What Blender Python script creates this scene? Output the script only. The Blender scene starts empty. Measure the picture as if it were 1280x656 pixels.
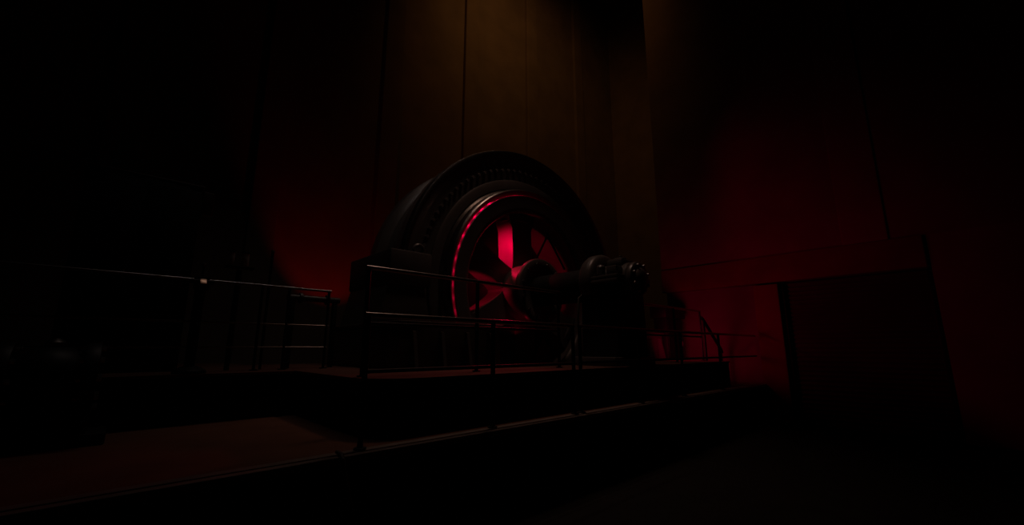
import bpy, bmesh, math, random
from mathutils import Vector, Matrix
random.seed(4)
C = bpy.context.scene.collection
PI = math.pi

# ------------------------------------------------------------------ materials
def mat(name, col, rough=0.5, metal=0.0, spec=0.5, var=0.25, scale=6.0, bump=0.0, bscale=40.0, col2=None):
    m = bpy.data.materials.new(name); m.use_nodes = True
    nt = m.node_tree; b = nt.nodes['Principled BSDF']
    tc = nt.nodes.new('ShaderNodeTexCoord')
    n = nt.nodes.new('ShaderNodeTexNoise'); n.inputs['Scale'].default_value = scale
    n.inputs['Detail'].default_value = 6
    nt.links.new(tc.outputs['Object'], n.inputs['Vector'])
    r = nt.nodes.new('ShaderNodeValToRGB')
    c2 = col2 or tuple(c * (1 - var) for c in col)
    r.color_ramp.elements[0].position = 0.3; r.color_ramp.elements[1].position = 0.7
    r.color_ramp.elements[0].color = (*c2, 1); r.color_ramp.elements[1].color = (*col, 1)
    nt.links.new(n.outputs['Fac'], r.inputs['Fac'])
    nt.links.new(r.outputs['Color'], b.inputs['Base Color'])
    b.inputs['Roughness'].default_value = rough
    b.inputs['Metallic'].default_value = metal
    b.inputs['Specular IOR Level'].default_value = spec
    if bump:
        n2 = nt.nodes.new('ShaderNodeTexNoise'); n2.inputs['Scale'].default_value = bscale
        nt.links.new(tc.outputs['Object'], n2.inputs['Vector'])
        bp = nt.nodes.new('ShaderNodeBump'); bp.inputs['Strength'].default_value = bump
        bp.inputs['Distance'].default_value = 0.01
        nt.links.new(n2.outputs['Fac'], bp.inputs['Height'])
        nt.links.new(bp.outputs['Normal'], b.inputs['Normal'])
    return m

M = dict(
    plaster=mat('aged_plaster', (0.30, 0.24, 0.20), 0.9, spec=0.2, scale=1.2, bump=0.2),
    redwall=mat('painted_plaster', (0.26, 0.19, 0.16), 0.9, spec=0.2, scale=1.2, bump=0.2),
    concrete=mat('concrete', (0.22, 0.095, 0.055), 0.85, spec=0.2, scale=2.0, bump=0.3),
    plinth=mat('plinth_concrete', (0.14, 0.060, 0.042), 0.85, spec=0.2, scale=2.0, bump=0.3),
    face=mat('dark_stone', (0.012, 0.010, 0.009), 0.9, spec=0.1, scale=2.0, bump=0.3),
    asphalt=mat('dark_floor', (0.03, 0.026, 0.022), 0.9, spec=0.1, scale=2.5, bump=0.3),
    iron=mat('cast_iron_paint', (0.105, 0.092, 0.086), 0.38, spec=0.5, scale=3.0, bump=0.08),
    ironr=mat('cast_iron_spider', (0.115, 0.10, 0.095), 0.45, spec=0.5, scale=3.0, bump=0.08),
    black=mat('black_paint', (0.006, 0.0055, 0.0055), 0.5, spec=0.4, scale=4.0),
    steel=mat('worn_steel', (0.35, 0.33, 0.31), 0.30, metal=1.0, scale=8.0),
    rail=mat('worn_dark_steel', (0.55, 0.50, 0.48), 0.27, metal=1.0, scale=8.0),
    dull=mat('dull_black_steel', (0.006, 0.0055, 0.0055), 0.75, spec=0.2, scale=8.0),
    band=mat('rim_glint_steel', (0.30, 0.27, 0.25), 0.30, metal=1.0, scale=5.0),  # bright metal chosen so the rim edges show a grey light streak
    brass=mat('polished_brass', (0.80, 0.52, 0.36), 0.35, metal=1.0, scale=8.0),
    shutter=mat('shutter_steel', (0.055, 0.046, 0.04), 0.55, spec=0.3, scale=2.0),
    glass=mat('pale_glass', (0.8, 0.76, 0.70), 0.2, spec=0.5, scale=9.0),
    rubber=mat('grey_rubber', (0.16, 0.14, 0.13), 0.6, spec=0.3, scale=9.0),
    trim=mat('edge_steel', (0.26, 0.20, 0.17), 0.6, metal=0.2, scale=5.0),
)

# ------------------------------------------------------------------ mesh helpers
def bm_new(): return bmesh.new()

def add_box(bm, x0, x1, y0, y1, z0, z1, bev=0.0, seg=2):
    vs = [bm.verts.new((x, y, z)) for z in (z0, z1) for y in (y0, y1) for x in (x0, x1)]
    fs = [(0, 2, 3, 1), (4, 5, 7, 6), (0, 1, 5, 4), (2, 6, 7, 3), (0, 4, 6, 2), (1, 3, 7, 5)]
    fcs = [bm.faces.new([vs[i] for i in f]) for f in fs]
    if bev > 0:
        es = list({e for f in fcs for e in f.edges})
        bmesh.ops.bevel(bm, geom=es, offset=bev, segments=seg, affect='EDGES', profile=0.5)
    return bm

def add_lathe(bm, prof, n=96, axis='Y', c=(0, 0, 0), closed=True):
    """prof: list of (r, a) with a along the axis; revolved about the axis through c."""
    rings = []
    for r, a in prof:
        ring = []
        for k in range(n):
            t = 2 * PI * k / n
            u, v = r * math.cos(t), r * math.sin(t)
            if axis == 'Y': p = (c[0] + u, c[1] + a, c[2] + v)
            elif axis == 'X': p = (c[0] + a, c[1] + u, c[2] + v)
            else: p = (c[0] + u, c[1] + v, c[2] + a)
            ring.append(bm.verts.new(p))
        rings.append(ring)
    m = len(rings)
    rng = range(m) if closed else range(m - 1)
    for i in rng:
        A, B = rings[i], rings[(i + 1) % m]
        for k in range(n):
            bm.faces.new((A[k], A[(k + 1) % n], B[(k + 1) % n], B[k]))
    if not closed:
        bm.faces.new(rings[0]); bm.faces.new(list(reversed(rings[-1])))
    return bm

def add_cyl(bm, r, a0, a1, axis='Y', c=(0, 0, 0), n=24, bev=0.0):
    if bev:
        prof = [(r - bev, a0), (r - bev * 0.3, a0 + bev * 0.3), (r, a0 + bev), (r, a1 - bev), (r - bev * 0.3, a1 - bev * 0.3), (r - bev, a1)]
    else:
        prof = [(r, a0), (r, a1)]
    return add_lathe(bm, prof, n, axis, c, closed=False)

def add_tube(bm, pts, r, n=12):
    pts = [Vector(p) for p in pts]
    rings = []
    up0 = None
    for i, p in enumerate(pts):
        d = (pts[min(i + 1, len(pts) - 1)] - pts[max(i - 1, 0)]).normalized()
        ref = up0 if up0 is not None else (Vector((0, 0, 1)) if abs(d.z) < 0.9 else Vector((1, 0, 0)))
        s = d.cross(ref).normalized(); u = s.cross(d).normalized(); up0 = u
        rings.append([bm.verts.new(p + r * (math.cos(2 * PI * k / n) * s + math.sin(2 * PI * k / n) * u)) for k in range(n)])
    for A, B in zip(rings, rings[1:]):
        for k in range(n):
            bm.faces.new((A[k], A[(k + 1) % n], B[(k + 1) % n], B[k]))
    bm.faces.new(rings[0]); bm.faces.new(list(reversed(rings[-1])))
    return bm

def add_prism(bm, pts, d0, d1, plane='XZ', bev=0.0):
    """polygon pts extruded along the third axis from d0 to d1"""
    def P(a, b, d):
        return {'XZ': (a, d, b), 'XY': (a, b, d), 'YZ': (d, a, b)}[plane]
    lo = [bm.verts.new(P(a, b, d0)) for a, b in pts]
    hi = [bm.verts.new(P(a, b, d1)) for a, b in pts]
    n = len(pts)
    f0 = bm.faces.new(lo); f1 = bm.faces.new(list(reversed(hi)))
    for k in range(n):
        bm.faces.new((lo[k], hi[k], hi[(k + 1) % n], lo[(k + 1) % n]))
    if bev:
        es = list(f0.edges) + list(f1.edges)
        bmesh.ops.bevel(bm, geom=es, offset=bev, segments=2, affect='EDGES', profile=0.5)
    return bm

MACH = None   # drawing frame of the generator: scale about the shaft point, then its place
def placed(v):
    return MACH @ Vector(v) if MACH is not None else Vector(v)

def obj(name, bm, m, parent=None, smooth=True, base=None):
    """one mesh object; the bmesh is in world coordinates and moves into the parent's frame"""
    org = Vector((0, 0, 0))
    if parent is not None: org = world_loc(parent)
    elif base is not None: org = Vector(base)
    bmesh.ops.recalc_face_normals(bm, faces=bm.faces)
    for v in bm.verts: v.co = placed(v.co) - org
    me = bpy.data.meshes.new(name); bm.to_mesh(me); bm.free()
    me.materials.append(M[m] if isinstance(m, str) else m)
    if smooth:
        for p in me.polygons: p.use_smooth = True
        try: me.set_sharp_from_angle(angle=math.radians(35))
        except Exception: pass
    o = bpy.data.objects.new(name, me); C.objects.link(o)
    if parent is not None: o.parent = parent
    else: o.location = org
    return o

def world_loc(o):
    v = Vector(o.location)
    return v + world_loc(o.parent) if o.parent else v

def thing(name, label, cat, loc, group=None):
    o = bpy.data.objects.new(name, None); C.objects.link(o); o.location = placed(loc)
    o.empty_display_size = 0.1
    o['label'] = label; o['category'] = cat
    if group: o['group'] = group
    return o

def tag(o, label, cat, group=None):
    o['label'] = label; o['category'] = cat
    if group: o['group'] = group
    return o

def struct(name, bm, m, label=None, cat=None, smooth=False):
    o = obj(name, bm, m, None, smooth); o['kind'] = 'structure'
    if label: o['label'] = label
    if cat: o['category'] = cat
    return o

def box(*a, bev=0.0): return add_box(bm_new(), *a, bev=bev)

# ------------------------------------------------------------------ the setting
LZ = -0.82      # lower ground floor
PZ = 0.53       # machine plinth top
WX = 9.5        # end wall

struct('floor', box(-8, WX, -9, -0.18, LZ - 0.2, LZ), 'asphalt', 'dark lower floor in front of the raised platform', 'floor')
# raised platform with a dark front face
bm = box(-8, WX + 0.2, -0.14, 7, LZ, 0.0)
struct('floor_platform', bm, 'concrete', 'raised concrete platform floor around the generator plinth', 'floor')
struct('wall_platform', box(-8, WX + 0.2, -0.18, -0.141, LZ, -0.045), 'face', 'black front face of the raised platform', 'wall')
# steel edging of the platform: nosing, groove and inner strip
bm = bm_new()
add_box(bm, -8, WX, -0.20, -0.135, -0.045, 0.012, 0.006)
add_box(bm, -8, WX, -0.10, -0.02, 0.0, 0.012, 0.004)
struct('trim_1', bm, 'trim', 'steel edging strip along the platform edge under the railing', 'edging')

struct('wall_back', box(-8, 15, 7, 7.2, 0, 18), 'plaster', 'high plaster back wall of the machine hall', 'wall')
struct('wall_far', box(15, 15.2, 2.15, 7, 0, 18), 'plaster', 'far wall of the hall beyond the generator', 'wall')
struct('wall_left', box(-8.2, -8, -9, 7, LZ, 18), 'plaster', 'unlit left wall of the hall', 'wall')
struct('wall_front', box(-8, WX, -9.2, -9, LZ, 18), 'plaster', 'wall behind the viewer', 'wall')
struct('ceiling', box(-8.2, 15.2, -9.2, 7.2, 18, 18.2), 'plaster', 'high ceiling of the hall', 'ceiling')
struct('floor_far', box(WX + 0.2, 15, 2.15, 7, -0.2, 0), 'concrete', 'floor of the hall beyond the end wall corner', 'floor')

# end wall block on the right: upper wall, beam, red-lit bay, pillar, shutter opening
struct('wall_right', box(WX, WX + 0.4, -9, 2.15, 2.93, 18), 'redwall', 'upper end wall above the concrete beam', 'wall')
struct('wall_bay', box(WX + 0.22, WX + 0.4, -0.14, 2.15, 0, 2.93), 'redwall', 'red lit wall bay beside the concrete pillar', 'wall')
struct('wall_return', box(WX + 0.4, 15, 2.0, 2.15, 0, 18), 'plaster', 'side wall of the end block', 'wall')
struct('trim_2', box(WX - 0.05, WX + 0.3, -3.18, 2.15, 2.31, 2.93, bev=0.02), 'concrete', 'long concrete beam above the roller shutter and red bay', 'beam')
struct('trim_3', box(WX - 0.02, WX + 0.4, -0.66, -0.141, LZ, 2.27, bev=0.02), 'concrete', 'concrete pillar between the red bay and roller shutter', 'pillar')
struct('wall_pier', box(WX, WX + 0.4, -9, -3.22, LZ, 2.93), 'plaster', 'dark wall pier right of the roller shutter', 'wall')
struct('trim_4', box(WX - 0.03, WX, -2.7, -1.95, 2.932, 17.99, bev=0.02), 'plaster', 'pilaster on the upper end wall above the beam', 'pilaster')
for k, x in enumerate((-5.0, -2.2, 0.28, 3.15, 6.0, 9.0, 12.0)):
    struct('trim_%d' % (5 + k), box(x, x + 0.56, 6.86, 7, 0, 17.99, bev=0.02), 'plaster', 'flat plaster pilaster of the back wall', 'pilaster')

# roller shutter door: ribbed curtain in side guides with a bottom rail
bm = bm_new()
z = LZ + 0.12
prof = []
while z < 2.25:
    prof += [(0.0, z), (-0.022, z + 0.02), (-0.030, z + 0.045), (-0.022, z + 0.07), (0.0, z + 0.09)]
    z += 0.1
ys = [-3.20, -0.67]
rows = [[bm.verts.new((WX + 0.20 + dx, y, zz)) for y in ys] for dx, zz in prof]
back = [[bm.verts.new((WX + 0.23, y, zz)) for y in ys] for zz in (prof[0][1], prof[-1][1])]
for A, B in zip(rows, rows[1:]): bm.faces.new((A[0], A[1], B[1], B[0]))
bm.faces.new((back[0][0], back[1][0], back[1][1], back[0][1]))
bm.faces.new((rows[0][0], back[0][0], back[0][1], rows[0][1]))
bm.faces.new((rows[-1][0], rows[-1][1], back[1][1], back[1][0]))
dr = obj('door_1', bm, 'shutter'); dr['kind'] = 'structure'
dr['label'] = 'wide ribbed steel roller shutter under the concrete beam'; dr['category'] = 'door'
obj('bottom_rail', box(WX + 0.13, WX + 0.24, -3.19, -0.68, LZ, LZ + 0.12, bev=0.01), 'shutter', dr)
for y in (-0.745, -3.215):
    bm = bm_new(); add_box(bm, WX + 0.08, WX + 0.16, y, y + 0.08, LZ, 2.27, 0.006)
    obj('guide_rail', bm, 'black', dr)

# machine plinth (rounded front-left corner) with a pit under the rings
def arc(cx, cy, r, a0, a1, n=8):
    return [(cx + r * math.cos(math.radians(a0 + (a1 - a0) * k / n)), cy + r * math.sin(math.radians(a0 + (a1 - a0) * k / n))) for k in range(n + 1)]
PX0, PX1, PY0, PY1 = 0.20, 8.35, 0.16, 5.0
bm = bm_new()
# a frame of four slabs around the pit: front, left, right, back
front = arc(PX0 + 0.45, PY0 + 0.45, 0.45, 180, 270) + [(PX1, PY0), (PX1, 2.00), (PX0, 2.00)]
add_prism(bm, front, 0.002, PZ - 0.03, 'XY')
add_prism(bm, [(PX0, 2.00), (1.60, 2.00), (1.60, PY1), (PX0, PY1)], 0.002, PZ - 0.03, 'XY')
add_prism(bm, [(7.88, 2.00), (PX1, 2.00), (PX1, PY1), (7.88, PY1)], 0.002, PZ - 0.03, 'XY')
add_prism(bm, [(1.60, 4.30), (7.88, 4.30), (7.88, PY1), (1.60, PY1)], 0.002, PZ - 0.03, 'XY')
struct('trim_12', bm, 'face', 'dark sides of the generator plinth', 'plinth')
bm = bm_new()
fr = arc(PX0 + 0.44, PY0 + 0.44, 0.46, 180, 270) + [(PX1 + 0.02, PY0 - 0.02), (PX1 + 0.02, 1.98), (PX0 - 0.02, 1.98)]
add_prism(bm, fr, PZ - 0.03, PZ, 'XY')
add_prism(bm, [(PX0 - 0.02, 1.98), (1.62, 1.98), (1.62, PY1), (PX0 - 0.02, PY1)], PZ - 0.03, PZ, 'XY')
add_prism(bm, [(7.86, 1.98), (PX1 + 0.02, 1.98), (PX1 + 0.02, PY1), (7.86, PY1)], PZ - 0.03, PZ, 'XY')
add_prism(bm, [(1.32, 3.93), (7.04, 3.93), (7.04, PY1), (1.32, PY1)], PZ - 0.03, PZ, 'XY')
struct('trim_13', bm, 'plinth', 'concrete top slab of the generator plinth', 'plinth')
# lower plinth on the left, set back
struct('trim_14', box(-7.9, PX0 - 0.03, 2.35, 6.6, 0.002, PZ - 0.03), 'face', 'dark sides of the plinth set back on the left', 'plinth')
struct('trim_15', box(-7.9, PX0 - 0.025, 2.33, 6.6, PZ - 0.03, PZ), 'plinth', 'concrete top slab of the left plinth', 'plinth')

# ------------------------------------------------------------------ the generator
AX, AZ = 4.22, 1.86
SC = 1.09
GX, GY, GZ = 4.74, 2.50, 1.95      # shaft point on the wheel front, in the hall
MACH = Matrix.Translation((GX, GY, GZ)) @ Matrix.Scale(SC, 4) @ Matrix.Translation((-AX, -2.0, -AZ))
gen = thing('generator_stator', 'large dark iron ring frame of the generator around the spoked wheel', 'generator', (AX, 2.6, PZ))
prof = [(2.02, 2.34), (2.10, 2.26), (2.30, 2.22), (2.52, 2.20), (2.60, 2.16), (2.68, 2.12), (2.74, 2.10), (2.775, 2.115), (2.785, 2.15),
        (2.785, 2.38), (2.75, 2.44), (2.66, 2.48), (2.62, 2.54), (2.60, 3.10), (2.64, 3.16), (2.74, 3.20), (2.74, 3.40), (2.70, 3.46), (2.10, 3.46), (2.02, 3.38)]
obj('ring_frame', add_lathe(bm_new(), prof, 160, 'Y', (AX, 0, AZ)), 'iron', gen)
# shroud ring round the rotor, an air gap away from it
obj('shroud_ring', add_lathe(bm_new(), [(1.892, 2.07), (1.892, 2.05), (1.905, 2.035), (1.94, 2.0), (1.965, 1.975), (1.985, 1.985), (2.0, 2.01), (2.0, 2.16), (2.06, 2.24), (2.06, 2.30), (2.01, 2.24), (1.96, 2.15)], 160, 'Y', (AX, 0, AZ)), 'band', gen)
obj('rim_glint_band', add_lathe(bm_new(), [(2.70, 2.125), (2.715, 2.095), (2.745, 2.085), (2.78, 2.095), (2.80, 2.13), (2.80, 2.20), (2.78, 2.21), (2.70, 2.18)], 160, 'Y', (AX, 0, AZ)), 'band', gen)  # added steel lip, shaped to catch a light streak along the frame edge
# retaining ring
prof = [(2.04, 2.24), (2.06, 2.20), (2.20, 2.18), (2.24, 2.20), (2.24, 2.28), (2.04, 2.30)]
obj('clamping_ring', add_lathe(bm_new(), prof, 128, 'Y', (AX, 0, AZ)), 'iron', gen)
obj('rear_light_block', add_lathe(bm_new(), [(0.30, 3.42), (2.06, 3.42), (2.06, 3.45), (0.30, 3.45)], 96, 'Y', (AX, 0, AZ)), 'black', gen)  # added disc, keeps the wheel lamps' spill off the back wall
# bolts round the frame face
me = None
for k in range(96):
    t = 2 * PI * (k + 0.5) / 96
    px, pz = AX + 2.42 * math.cos(t), AZ + 2.42 * math.sin(t)
    if pz < PZ - 0.1: continue
    if me is None:
        bm = bm_new(); add_cyl(bm, 0.034, -0.055, 0.02, 'Y', (0, 0, 0), 6, 0.006)
        bmesh.ops.recalc_face_normals(bm, faces=bm.faces)
        me = bpy.data.meshes.new('frame_bolt'); bm.to_mesh(me); bm.free(); me.materials.append(M['iron'])
    o = bpy.data.objects.new('frame_bolt', me); C.objects.link(o); o.parent = gen
    o.location = Vector((px - AX, 2.21 - 2.6, pz - PZ)) * SC; o.scale = (SC, SC, SC)
# supporting feet left and right, with hold-down bolts and lifting lugs
for s in (-1, 1):
    def X(d): return AX + s * d
    x0, x1 = sorted((X(2.32), X(3.02)))
    bm = bm_new()
    add_box(bm, x0, x1, 1.98, 3.40, 1.72, 2.24, 0.03)
    f = obj('support_foot', bm, 'iron', gen)
    xa, xb = sorted((X(2.70), X(3.02)))
    add = bm_new()
    add_prism(add, [(X(2.42), 1.75), (X(3.00), 1.75), (X(3.14), PZ + 0.62), (X(2.28), PZ + 0.62)], 2.02, 3.36, 'XZ', 0.02)
    obj('foot_web', add, 'iron', f)
    for y in (2.14, 3.2):
        b = bm_new(); add_cyl(b, 0.05, 2.235, 2.33, 'Z', (X(2.72), y, 0), 6, 0.01); obj('hold_down_bolt', b, 'steel', f)
    lug = bm_new(); add_lathe(lug, [(0.085 + 0.03 * math.cos(a), 0.03 * math.sin(a)) for a in [2 * PI * k / 10 for k in range(10)]], 24, 'Y', (X(2.52), 2.06, 2.28))
    obj('lifting_lug', lug, 'iron', f)

# bed plates under the feet
MACH_SAVE, MACH = MACH, None
BT = PZ + 0.646
for s in (-1, 1):
    bm = bm_new()
    if s < 0:
        add_box(bm, 1.20, 1.52, 1.98, 3.95, PZ, BT - 0.06, 0.03); add_box(bm, 1.20, 3.00, 1.62, 1.99, PZ, BT - 0.06, 0.03)
    else:
        add_box(bm, 7.96, 8.28, 1.98, 3.95, PZ, BT - 0.06, 0.03); add_box(bm, 6.48, 8.28, 1.62, 1.99, PZ, BT - 0.06, 0.03)
    bp = obj('bed_plate', bm, 'iron', None, base=(GX + s * 2.6, 1.8, PZ))
    tag(bp, 'dark iron bed frame under the left foot of the generator' if s < 0 else 'dark iron bed frame under the right foot behind the bearing', 'machine base')
    for x in ((1.40, 1.85, 2.30, 2.75) if s < 0 else (6.73, 7.18, 7.63, 8.08)):
        b = bm_new(); add_prism(b, [(1.62, PZ), (1.46, PZ), (1.56, PZ + 0.5), (1.62, PZ + 0.52)], x - 0.025, x + 0.025, 'YZ')
        obj('rib', b, 'iron', bp)
    xs0, xs1 = (1.17, 3.03) if s < 0 else (6.45, 8.31)
    fbm = bm_new()
    add_box(fbm, xs0, xs1, 1.58, 2.02, BT - 0.06, BT, 0.015)
    if s < 0: add_box(fbm, 1.17, 1.60, 2.025, 4.0, BT - 0.06, BT, 0.015)
    else: add_box(fbm, 7.88, 8.31, 2.025, 4.0, BT - 0.06, BT, 0.015)
    obj('flange', fbm, 'iron', bp)
MACH = MACH_SAVE

# ------------------------------------------------------------------ the rotor
rot = thing('spoked_rotor', 'big spoked iron wheel glowing red inside on the generator shaft', 'wheel', (AX, 2.4, AZ))
prof = [(1.55, 2.10), (1.565, 2.07), (1.60, 2.045), (1.66, 2.035), (1.83, 2.01), (1.865, 2.0), (1.875, 2.008),
        (1.875, 3.10), (1.86, 3.16), (1.68, 3.16), (1.64, 3.12), (1.63, 2.28), (1.61, 2.22), (1.56, 2.15)]
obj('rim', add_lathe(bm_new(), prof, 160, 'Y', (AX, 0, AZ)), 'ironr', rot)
# broad arms: outline in the wheel plane, flared into hub and rim
def arm_outline():
    L = [(0.30, 0.33), (0.46, 0.30), (0.58, 0.275), (0.70, 0.265), (1.00, 0.265), (1.28, 0.265), (1.40, 0.275), (1.47, 0.30), (1.53, 0.36), (1.60, 0.42)]
    return L
for k in range(5):
    a = math.radians((92, 150, 212, 272, 332)[k])
    L = [(r, w * (0.80 if k == 1 else 1)) for r, w in arm_outline()]
    pts2 = [(r, -w) for r, w in L] + [(r, w) for r, w in reversed(L)]
    pts = [(AX + r * math.cos(a) - w * math.sin(a), AZ + r * math.sin(a) + w * math.cos(a)) for r, w in pts2]
    bm = bm_new(); add_prism(bm, pts, 2.32, 2.74, 'XZ', 0.035)
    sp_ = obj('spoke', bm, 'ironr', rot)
    # round seat flange where the spoke meets the rim
    fb = bm_new()
    fr_ = 0.255 if k == 1 else 0.345
    add_lathe(fb, [(0.20, 1.44), (fr_ - 0.015, 1.44), (fr_, 1.455), (fr_, 1.50), (fr_ - 0.015, 1.515), (0.20, 1.515)], 40, 'Z', (0, 0, 0))
    for v in fb.verts:
        x, y, r = v.co
        v.co = (AX + r * math.cos(a) - x * math.sin(a), 2.53 + y * 0.72, AZ + r * math.sin(a) + x * math.cos(a))
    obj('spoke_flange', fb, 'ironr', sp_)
# slim V brace on the open side, tied to the rim
def L2(x, z): return (AX + (x - GX) / SC, AZ + (z - GZ) / SC)
ax_, az_ = L2(5.56, 3.38); bx_, bz_ = L2(5.15, 2.73); cx_, cz_ = L2(5.95, 2.90)
ux, uz = ax_ - AX, az_ - AZ; ul = math.hypot(ux, uz)
bm = bm_new()
add_tube(bm, [(ax_, 2.35, az_), (bx_ - 0.3 * (ax_ - bx_), 2.35, bz_ - 0.3 * (az_ - bz_))], 0.022, 10)
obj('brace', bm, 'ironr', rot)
bm = bm_new(); add_tube(bm, [(ax_, 2.35, az_), (cx_ - 0.5 * (ax_ - cx_), 2.35, cz_ - 0.5 * (az_ - cz_))], 0.022, 10)
obj('brace', bm, 'dull', rot)
bm = bm_new(); add_tube(bm, [(ax_, 2.35, az_), (AX + ux / ul * 1.62, 2.40, AZ + uz / ul * 1.62)], 0.016, 10)
obj('brace', bm, 'dull', rot)
# hub with stepped front boss
prof = [(0.285, 1.955), (0.525, 1.955), (0.53, 2.00), (0.53, 2.10), (0.54, 2.26), (0.56, 2.34), (0.56, 2.70), (0.55, 2.76), (0.34, 2.86), (0.285, 2.86)]
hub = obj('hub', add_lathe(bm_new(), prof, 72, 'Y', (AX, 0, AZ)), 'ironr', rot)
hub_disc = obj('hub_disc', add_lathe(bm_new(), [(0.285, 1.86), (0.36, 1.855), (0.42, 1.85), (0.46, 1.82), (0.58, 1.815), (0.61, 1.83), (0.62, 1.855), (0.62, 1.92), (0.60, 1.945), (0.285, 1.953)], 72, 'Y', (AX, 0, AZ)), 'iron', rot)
for k in range(12):
    t = 2 * PI * (k + 0.5) / 12
    b = bm_new(); add_cyl(b, 0.032, 1.78, 1.85, 'Y', (AX + 0.52 * math.cos(t), 0, AZ + 0.52 * math.sin(t)), 6, 0.008)
    obj('hub_bolt', b, 'steel', hub_disc)
obj('shaft', add_cyl(bm_new(), 0.28, 0.62, 3.8, 'Y', (AX, 0, AZ), 48, 0.02), 'dull', rot)
MACH = None
# ------------------------------------------------------------------ pedestal bearing
BZ = GZ
br = thing('pedestal_bearing', 'iron pedestal bearing with round flanges carrying the generator shaft', 'bearing', (GX, 0.6, PZ))
bm = bm_new(); add_box(bm, GX - 0.60, GX + 0.62, 0.24, 1.10, PZ, PZ + 0.14, 0.02); obj('base', bm, 'iron', br)
bm = bm_new()
add_prism(bm, [(GX - 0.48, PZ + 0.14), (GX + 0.52, PZ + 0.14), (GX + 0.42, 1.2), (GX + 0.46, GZ - 0.09), (GX - 0.46, GZ - 0.09), (GX - 0.40, 1.2)], 0.30, 0.98, 'XZ', 0.04)
obj('pedestal', bm, 'black', br)
obj('split_flange', box(GX - 0.52, GX + 0.52, 0.20, 0.72, GZ - 0.09, GZ - 0.02, bev=0.012), 'iron', br)
obj('split_flange', box(GX - 0.52, GX + 0.52, 0.20, 0.72, GZ - 0.015, GZ + 0.045, bev=0.012), 'iron', br)
prof = [(0.24, 0.20), (0.27, 0.18), (0.29, 0.20), (0.29, 0.74), (0.27, 0.76), (0.24, 0.76)]
obj('housing', add_lathe(bm_new(), prof, 48, 'Y', (GX, 0, BZ)), 'iron', br)
prof = [(0.31, 0.72), (0.44, 0.73), (0.49, 0.76), (0.51, 0.80), (0.51, 0.94), (0.48, 1.00), (0.40, 1.04), (0.31, 1.05)]
fl = obj('oil_guard', add_lathe(bm_new(), prof, 64, 'Y', (GX, 0, BZ)), 'iron', br)
prof = [(0.20, 0.08), (0.25, 0.08), (0.28, 0.10), (0.29, 0.13), (0.29, 0.16), (0.27, 0.19), (0.20, 0.19)]
fl2 = obj('end_flange', add_lathe(bm_new(), prof, 64, 'Y', (GX, 0, BZ)), 'iron', br)
prof = [(0.0005, 0.00), (0.10, 0.005), (0.15, 0.03), (0.18, 0.07), (0.19, 0.15), (0.19, 0.55), (0.0005, 0.55)]
obj('end_cap', add_lathe(bm_new(), prof, 48, 'Y', (GX, 0, BZ), closed=False), 'iron', br)
for k in range(8):
    t = 2 * PI * (k + 0.5) / 8
    b = bm_new(); add_cyl(b, 0.024, 0.045, 0.09, 'Y', (GX + 0.235 * math.cos(t), 0, BZ + 0.235 * math.sin(t)), 6, 0.005)
    obj('flange_bolt', b, 'steel', fl2)
capb = obj('cap_box', box(GX - 0.20, GX + 0.22, 0.30, 0.60, BZ + 0.22, BZ + 0.36, bev=0.03), 'iron', br)
lid = obj('oil_lid', add_cyl(bm_new(), 0.11, BZ + 0.36, BZ + 0.395, 'Z', (GX, 0.45, 0), 32, 0.012), 'iron', capb)
obj('lid_knob', add_cyl(bm_new(), 0.03, BZ + 0.395, BZ + 0.44, 'Z', (GX, 0.45, 0), 16, 0.012), 'steel', lid)
obj('sight_box', box(GX - 0.44, GX - 0.24, 0.26, 0.46, BZ + 0.045, BZ + 0.20, bev=0.02), 'iron', br)
obj('oil_cup', add_lathe(bm_new(), [(0.0005, 0.045), (0.05, 0.05), (0.075, 0.08), (0.075, 0.20), (0.05, 0.235), (0.0005, 0.24)], 24, 'Z', (GX - 0.40, 0.58, BZ), closed=False), 'iron', br)
for x in (-0.475, 0.475):
    for y in (0.24, 0.66):
        b = bm_new(); add_cyl(b, 0.028, BZ + 0.045, BZ + 0.085, 'Z', (GX + x, y, 0), 6, 0.006); obj('cap_bolt', b, 'steel', br)
obj('drain_pipe', add_tube(bm_new(), [(GX - 0.42, 0.94, BZ - 0.2), (GX - 0.52, 0.98, BZ - 0.3), (GX - 0.56, 0.98, 1.3), (GX - 0.50, 1.0, 1.0), (GX - 0.42, 1.02, PZ + 0.15)], 0.016, 10), 'iron', br)

# ------------------------------------------------------------------ railings
def railing(label, pts_x, y, z0, z_top, z_mid, x_start, x_end, r=0.024, name='guard_railing', mids=None, group=None, rm='rail'):
    t = thing(name, label, 'railing', ((x_start + x_end) / 2, y, z0), group)
    obj('top_rail', add_tube(bm_new(), [(x_start, y, z_top), (x_end, y, z_top)], r, 16), rm, t)
    for zm in (mids or [z_mid]):
        obj('mid_rail', add_tube(bm_new(), [(x_start + 0.01, y, zm), (x_end - 0.01, y, zm)], r * 0.75, 12), 'black' if rm == 'rail' else rm, t)
    for x in pts_x:
        p = obj('post', add_tube(bm_new(), [(x, y, z0), (x, y, z_top - r * 0.3)], r, 14), 'black', t)
        obj('post_foot', add_cyl(bm_new(), 0.05, z0, z0 + 0.015, 'Z', (x, y, 0), 20, 0.004), 'black', p)
    return t
railing('front platform railing section on the left, three posts before the glowing wheel', (0.0, 1.40, 2.74), -0.06, 0.012, 1.09, 0.62, -0.03, 2.76)
railing('front platform railing section on the right, running to the concrete pillar', (2.88, 4.30, 5.70, 7.35), -0.06, 0.012, 1.09, 0.63, 2.86, WX - 0.03)
railing('railing on the generator plinth left of the pedestal bearing, before the wheel', (0.30, 1.75, 3.30), 0.66, PZ, 1.64, 1.06, 0.27, 3.33)
railing('short railing on the generator plinth right of the pedestal bearing', (5.75, 7.00, 8.25), 0.66, PZ, 1.64, 1.06, 5.72, 8.28)
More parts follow.
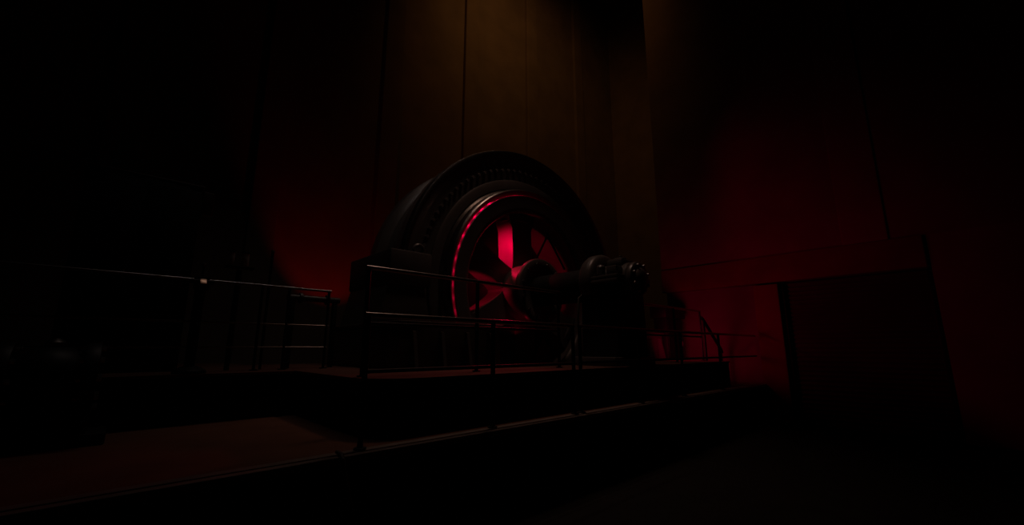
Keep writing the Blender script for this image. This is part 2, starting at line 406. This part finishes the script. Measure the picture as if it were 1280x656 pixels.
railing('three bar railing on the left plinth behind the control stand', (-5.6, -4.2, -2.6, -0.90, -0.20, 0.13, 0.66), 2.75, PZ, 1.62, 1.1, -5.63, 0.69, 0.018, mids=[1.12, 0.82], rm='steel')

# stairs at the right end of the plinth with a sloping handrail
st = thing('plinth_steps', 'short flight of dark steps at the right end of the plinth', 'steps', (8.4, 1.1, 0))
for k in range(3):
    h = PZ * (3 - k) / 3 - 0.03
    obj('tread', box(8.38 + 0.27 * k, 8.38 + 0.27 * (k + 1) - 0.004, 0.72, 1.40, 0.001, h, bev=0.008), 'plinth', st)
hr = thing('stair_handrail', 'sloping dark handrail descending from the plinth toward the pillar', 'handrail', (8.6, 0.66, 0))
obj('rail', add_tube(bm_new(), [(8.34, 0.66, 1.50), (8.42, 0.66, 1.46), (9.30, 0.66, 0.78), (9.34, 0.66, 0.70)], 0.035, 14), 'black', hr)
for x, zt in ((8.42, 1.46), (9.28, 0.79)):
    obj('post', add_tube(bm_new(), [(x, 0.66, 0.001), (x, 0.66, zt)], 0.03, 14), 'black', hr)

# dark electrical cabinet with overhanging top before the red bay
cb = thing('switch_cabinet', 'dark switch cabinet with overhanging top before the red lit bay', 'cabinet', (8.8, 1.7, 0))
obj('body', box(8.42, 9.20, 1.56, 1.90, 0.001, 1.55, bev=0.012), 'black', cb)
obj('top_housing', box(8.30, 9.33, 1.50, 1.93, 1.55, 1.84, bev=0.02), 'black', cb)
for x in (8.44, 8.82):
    d = obj('door', box(x, x + 0.36, 1.535, 1.558, 0.12, 1.50, bev=0.006), 'black', cb)
    obj('handle', box(x + 0.29, x + 0.32, 1.505, 1.535, 0.85, 0.98, bev=0.005), 'iron', d)

# ------------------------------------------------------------------ things on the left plinth
cs = thing('control_stand', 'dark control stand with a small shiny copper plate near its top', 'control stand', (-0.885, 2.52, PZ))
obj('base', add_lathe(bm_new(), [(0.0005, PZ), (0.16, PZ), (0.16, PZ + 0.03), (0.08, PZ + 0.08), (0.0005, PZ + 0.08)], 32, 'Z', (-0.885, 2.52, 0), closed=False), 'black', cs)
obj('column', add_tube(bm_new(), [(-0.885, 2.52, PZ + 0.06), (-0.885, 2.52, 1.50)], 0.045, 20), 'black', cs)
obj('bracket', box(-0.96, -0.81, 2.49, 2.57, 1.48, 1.63, bev=0.012), 'black', cs)
sp = obj('spindle', add_cyl(bm_new(), 0.026, -1.00, -0.77, 'X', (0, 2.46, 1.565), 20, 0.004), 'black', cs)
obj('collar', add_cyl(bm_new(), 0.040, -0.93, -0.845, 'X', (0, 2.46, 1.558), 32, 0.006), 'black', sp)
# small polished plate, tilted back like a desk
pbm = add_box(bm_new(), -0.915, -0.853, -0.004, 0.004, -0.042, 0.042, 0.002)
bmesh.ops.rotate(pbm, verts=pbm.verts, cent=(0, 0, 0), matrix=Matrix.Rotation(math.radians(-43), 3, 'X'))
bmesh.ops.translate(pbm, verts=pbm.verts, vec=(0, 2.415, 1.565))
obj('plate', pbm, 'brass', cs)
obj('stem', add_tube(bm_new(), [(-0.89, 2.53, 1.62), (-0.89, 2.53, 1.76)], 0.012, 10), 'black', cs)
obj('knob', add_lathe(bm_new(), [(0.0005, 1.745), (0.022, 1.755), (0.028, 1.775), (0.02, 1.795), (0.0005, 1.80)], 20, 'Z', (-0.89, 2.53, 0), closed=False), 'steel', cs)

lb = thing('sight_glass_stand', 'slim stand with two pale glass cylinders behind the left railing', 'oiler', (-0.44, 3.05, PZ))
obj('column', add_tube(bm_new(), [(-0.44, 3.05, PZ), (-0.44, 3.05, 1.86)], 0.03, 16), 'black', lb)
obj('tray', box(-0.60, -0.27, 2.98, 3.12, 1.855, 1.885, bev=0.006), 'black', lb)
for x, r in ((-0.535, 0.028), (-0.385, 0.048)):
    g = obj('glass_cylinder', add_cyl(bm_new(), r, 1.885, 2.07, 'Z', (x, 3.05, 0), 24, 0.004), 'glass', lb)
    obj('cap', add_cyl(bm_new(), r + 0.008, 2.07, 2.09, 'Z', (x, 3.05, 0), 24, 0.004), 'black', g)

sp = thing('marker_post', 'slender dark post with small ball tip against the red wall', 'post', (-0.06, 3.05, PZ))
obj('rod', add_tube(bm_new(), [(-0.06, 3.05, PZ), (-0.06, 3.05, 2.14)], 0.018, 12), 'black', sp)
obj('ball', add_lathe(bm_new(), [(0.0005, 2.12), (0.02, 2.13), (0.027, 2.15), (0.02, 2.17), (0.0005, 2.18)], 16, 'Z', (-0.06, 3.05, 0), closed=False), 'steel', sp)

pp = thing('flanged_pipe', 'low flanged iron pipe on two supports behind the left railing', 'pipe', (0.5, 3.1, PZ))
obj('pipe', add_cyl(bm_new(), 0.045, 0.20, 0.95, 'X', (0, 3.1, 1.53), 24, 0.004), 'iron', pp)
for x in (0.36, 0.74):
    obj('flange', add_cyl(bm_new(), 0.075, x, x + 0.05, 'X', (0, 3.1, 1.53), 24, 0.008), 'iron', pp)
for x in (0.28, 0.88):
    obj('support', box(x - 0.03, x + 0.03, 3.06, 3.14, PZ, 1.5, bev=0.008), 'black', pp)

tc = thing('tall_cabinet', 'tall black cabinet standing on the left plinth with side box', 'cabinet', (-1.5, 3.45, PZ))
obj('body', box(-2.05, -0.93, 3.2, 3.75, PZ, 2.90, bev=0.012), 'black', tc)
obj('top_edge', box(-2.07, -0.915, 3.18, 3.77, 2.90, 2.935, bev=0.014), 'steel', tc)
obj('side_box', box(-0.925, -0.80, 3.22, 3.42, 2.55, 2.875, bev=0.014), 'rail', tc)
for x in (-2.03, -1.48):
    d = obj('door', box(x, x + 0.53, 3.178, 3.2, PZ + 0.1, 2.84, bev=0.006), 'black', tc)
    obj('handle', add_cyl(bm_new(), 0.012, 1.55, 1.72, 'Z', (x + 0.45, 3.16, 0), 12, 0.003), 'steel', d)

# pump beside the left plinth
pu = thing('flanged_pump', 'dark flanged pump on the platform floor at the far left', 'pump', (-1.92, 1.9, 0))
obj('base', box(-2.35, -1.50, 1.66, 2.14, 0.001, 0.10, bev=0.015), 'black', pu)
obj('body', add_lathe(bm_new(), [(0.0005, -2.12), (0.20, -2.12), (0.26, -2.05), (0.28, -1.92), (0.26, -1.80), (0.20, -1.72), (0.0005, -1.72)], 40, 'X', (0, 1.9, 0.55), closed=False), 'black', pu)
for x in (-2.24, -1.72):
    f = obj('end_flange', add_cyl(bm_new(), 0.31, x, x + 0.10, 'X', (0, 1.9, 0.55), 48, 0.012), 'black', pu)
    for k in range(10):
        t = 2 * PI * k / 10
        b = bm_new(); add_cyl(b, 0.024, x - 0.03, x + 0.13, 'X', (0, 1.9 + 0.265 * math.cos(t), 0.55 + 0.265 * math.sin(t)), 6, 0.005)
        obj('flange_bolt', b, 'steel', f)
for x in (-2.19, -1.67):
    obj('foot', add_prism(bm_new(), [(1.70, 0.10), (2.10, 0.10), (2.02, 0.32), (1.78, 0.32)], x - 0.04, x + 0.04, 'YZ', 0.008), 'black', pu)
obj('valve_cap', add_lathe(bm_new(), [(0.0005, 0.80), (0.07, 0.80), (0.07, 0.86), (0.03, 0.89), (0.0005, 0.90)], 20, 'Z', (-1.92, 1.9, 0), closed=False), 'steel', pu)

# cable hanging over the platform edge
cab = obj('hanging_cable', add_tube(bm_new(), [(-0.20, -0.10, 0.032), (-0.20, -0.19, 0.03), (-0.20, -0.225, 0.0), (-0.185, -0.235, -0.08), (-0.15, -0.24, -0.22), (-0.10, -0.245, -0.42), (-0.06, -0.25, -0.60), (-0.05, -0.28, -0.76), (-0.03, -0.36, -0.803), (0.1, -0.6, -0.803)], 0.014, 10), 'rubber', None, base=(-0.1, -0.25, LZ))
tag(cab, 'thin grey cable hanging over the front edge of the platform', 'cable')

# ------------------------------------------------------------------ lights
def aim(o, to):
    d = Vector(to) - Vector(o.location); o.rotation_euler = d.to_track_quat('-Z', 'Y').to_euler()
def light(name, typ, loc, power, col, size=0.1, to=None, angle=None, blend=0.6):
    l = bpy.data.lights.new(name, typ); l.energy = power; l.color = col
    if typ == 'AREA': l.shape = 'DISK'; l.size = size
    else: l.shadow_soft_size = size
    if typ == 'SPOT': l.spot_size = math.radians(angle); l.spot_blend = blend
    o = bpy.data.objects.new(name, l); C.objects.link(o); o.location = loc
    if to: aim(o, to)
    return o
RED = (1.0, 0.0, 0.055)
WARM = (1.0, 0.60, 0.45)
light('wheel_red_lamp', 'SPOT', (3.94, 3.08, 3.00), 54, RED, 0.05, (4.55, 3.10, 2.75), 140, 0.6)
light('wheel_side_lamp', 'SPOT', (3.02, 3.12, 1.95), 19, RED, 0.06, (3.7, 3.3, 1.9), 80, 0.4)
light('wheel_back_lamp', 'SPOT', (3.72, 3.60, 2.60), 50, RED, 0.08, (6.5, 3.75, 2.7), 75, 0.7)
light('ring_front_fill', 'SPOT', (4.40, 2.674, 1.05), 0.4, RED, 0.03, (4.2, 2.6, 5.0), 165, 0.2)  # added unseen light that reddens the ring edge round the wheel opening
light('wheel_rail_lamp', 'SPOT', (4.35, 2.66, 2.80), 30, RED, 0.16, (1.6, 0.4, 1.2), 60, 0.6)
# added unseen red lamps that draw a thin red line round the wheel
for k in range(21):
    t = math.radians(45 + 7.5 * k)
    light('gap_fill_light', 'POINT', (GX + 1.97 * SC * math.cos(t), 2.50 + SC * 0.30, GZ + 1.97 * SC * math.sin(t)), 0.6 * (2.5 + 2.0 * min(1, k / 7) - 2.2 * max(0, (k - 10) / 10)), RED, 0.02)
light('bay_red_lamp', 'SPOT', (7.4, 0.95, 1.0), 20, (1, 0, 0.09), 0.35, (9.7, 0.6, 1.5), 140, 0.6)
light('back_red_lamp', 'SPOT', (1.9, 5.4, 1.0), 17, (1, 0, 0.0), 0.06, (2.3, 7, 4.0), 72, 0.5)
light('roof_lamp', 'SPOT', (3.3, 1.2, 9.0), 180, WARM, 0.5, (3.6, 1.2, 0), 64, 1.0)
light('haze_fill_light', 'SPOT', (5.5, 2.0, 15), 150, (1, 0.42, 0.10), 0.6, (9.5, 7, 10.0), 112, 1.0)  # added unseen light for the haze glow high on the back wall
glint_strip = light('rail_glint_strip', 'AREA', (1.6, 3.0, 10.2), 3.6, (1.0, 0.80, 0.72), 1, (1.6, 3.0, 0))  # added unseen strip light, gives the long highlights on the rails
glint_strip.data.shape = 'RECTANGLE'; glint_strip.data.size = 5.6; glint_strip.data.size_y = 0.06; glint_strip.data.spread = math.radians(65)
glint_strip.rotation_euler = (0, 0, 0)

w = bpy.data.worlds.new('night'); bpy.context.scene.world = w; w.use_nodes = True
w.node_tree.nodes['Background'].inputs['Color'].default_value = (0.0, 0.0, 0.0, 1)

# ------------------------------------------------------------------ camera
f = 530.0
th = math.atan(107 / f); phi = math.atan(578 * math.cos(th) / f)
F = Vector((math.cos(phi) * math.cos(th), math.sin(phi) * math.cos(th), math.sin(th)))
cam = bpy.data.cameras.new('camera'); co = bpy.data.objects.new('camera', cam); C.objects.link(co)
co.location = (-1.59, -3.55, 0.81)
R = Vector((math.sin(phi), -math.cos(phi), 0)); U = R.cross(F)
co.rotation_euler = Matrix((R, U, -F)).transposed().to_euler()
cam.sensor_width = 36; cam.lens = f / 1280 * 36; cam.clip_start = 0.05
sc = bpy.context.scene; sc.camera = co
sc.view_settings.view_transform = 'Standard'; sc.view_settings.look = 'None'
sc.view_settings.gamma = 1; sc.view_settings.exposure = 0; sc.view_settings.use_curve_mapping = False
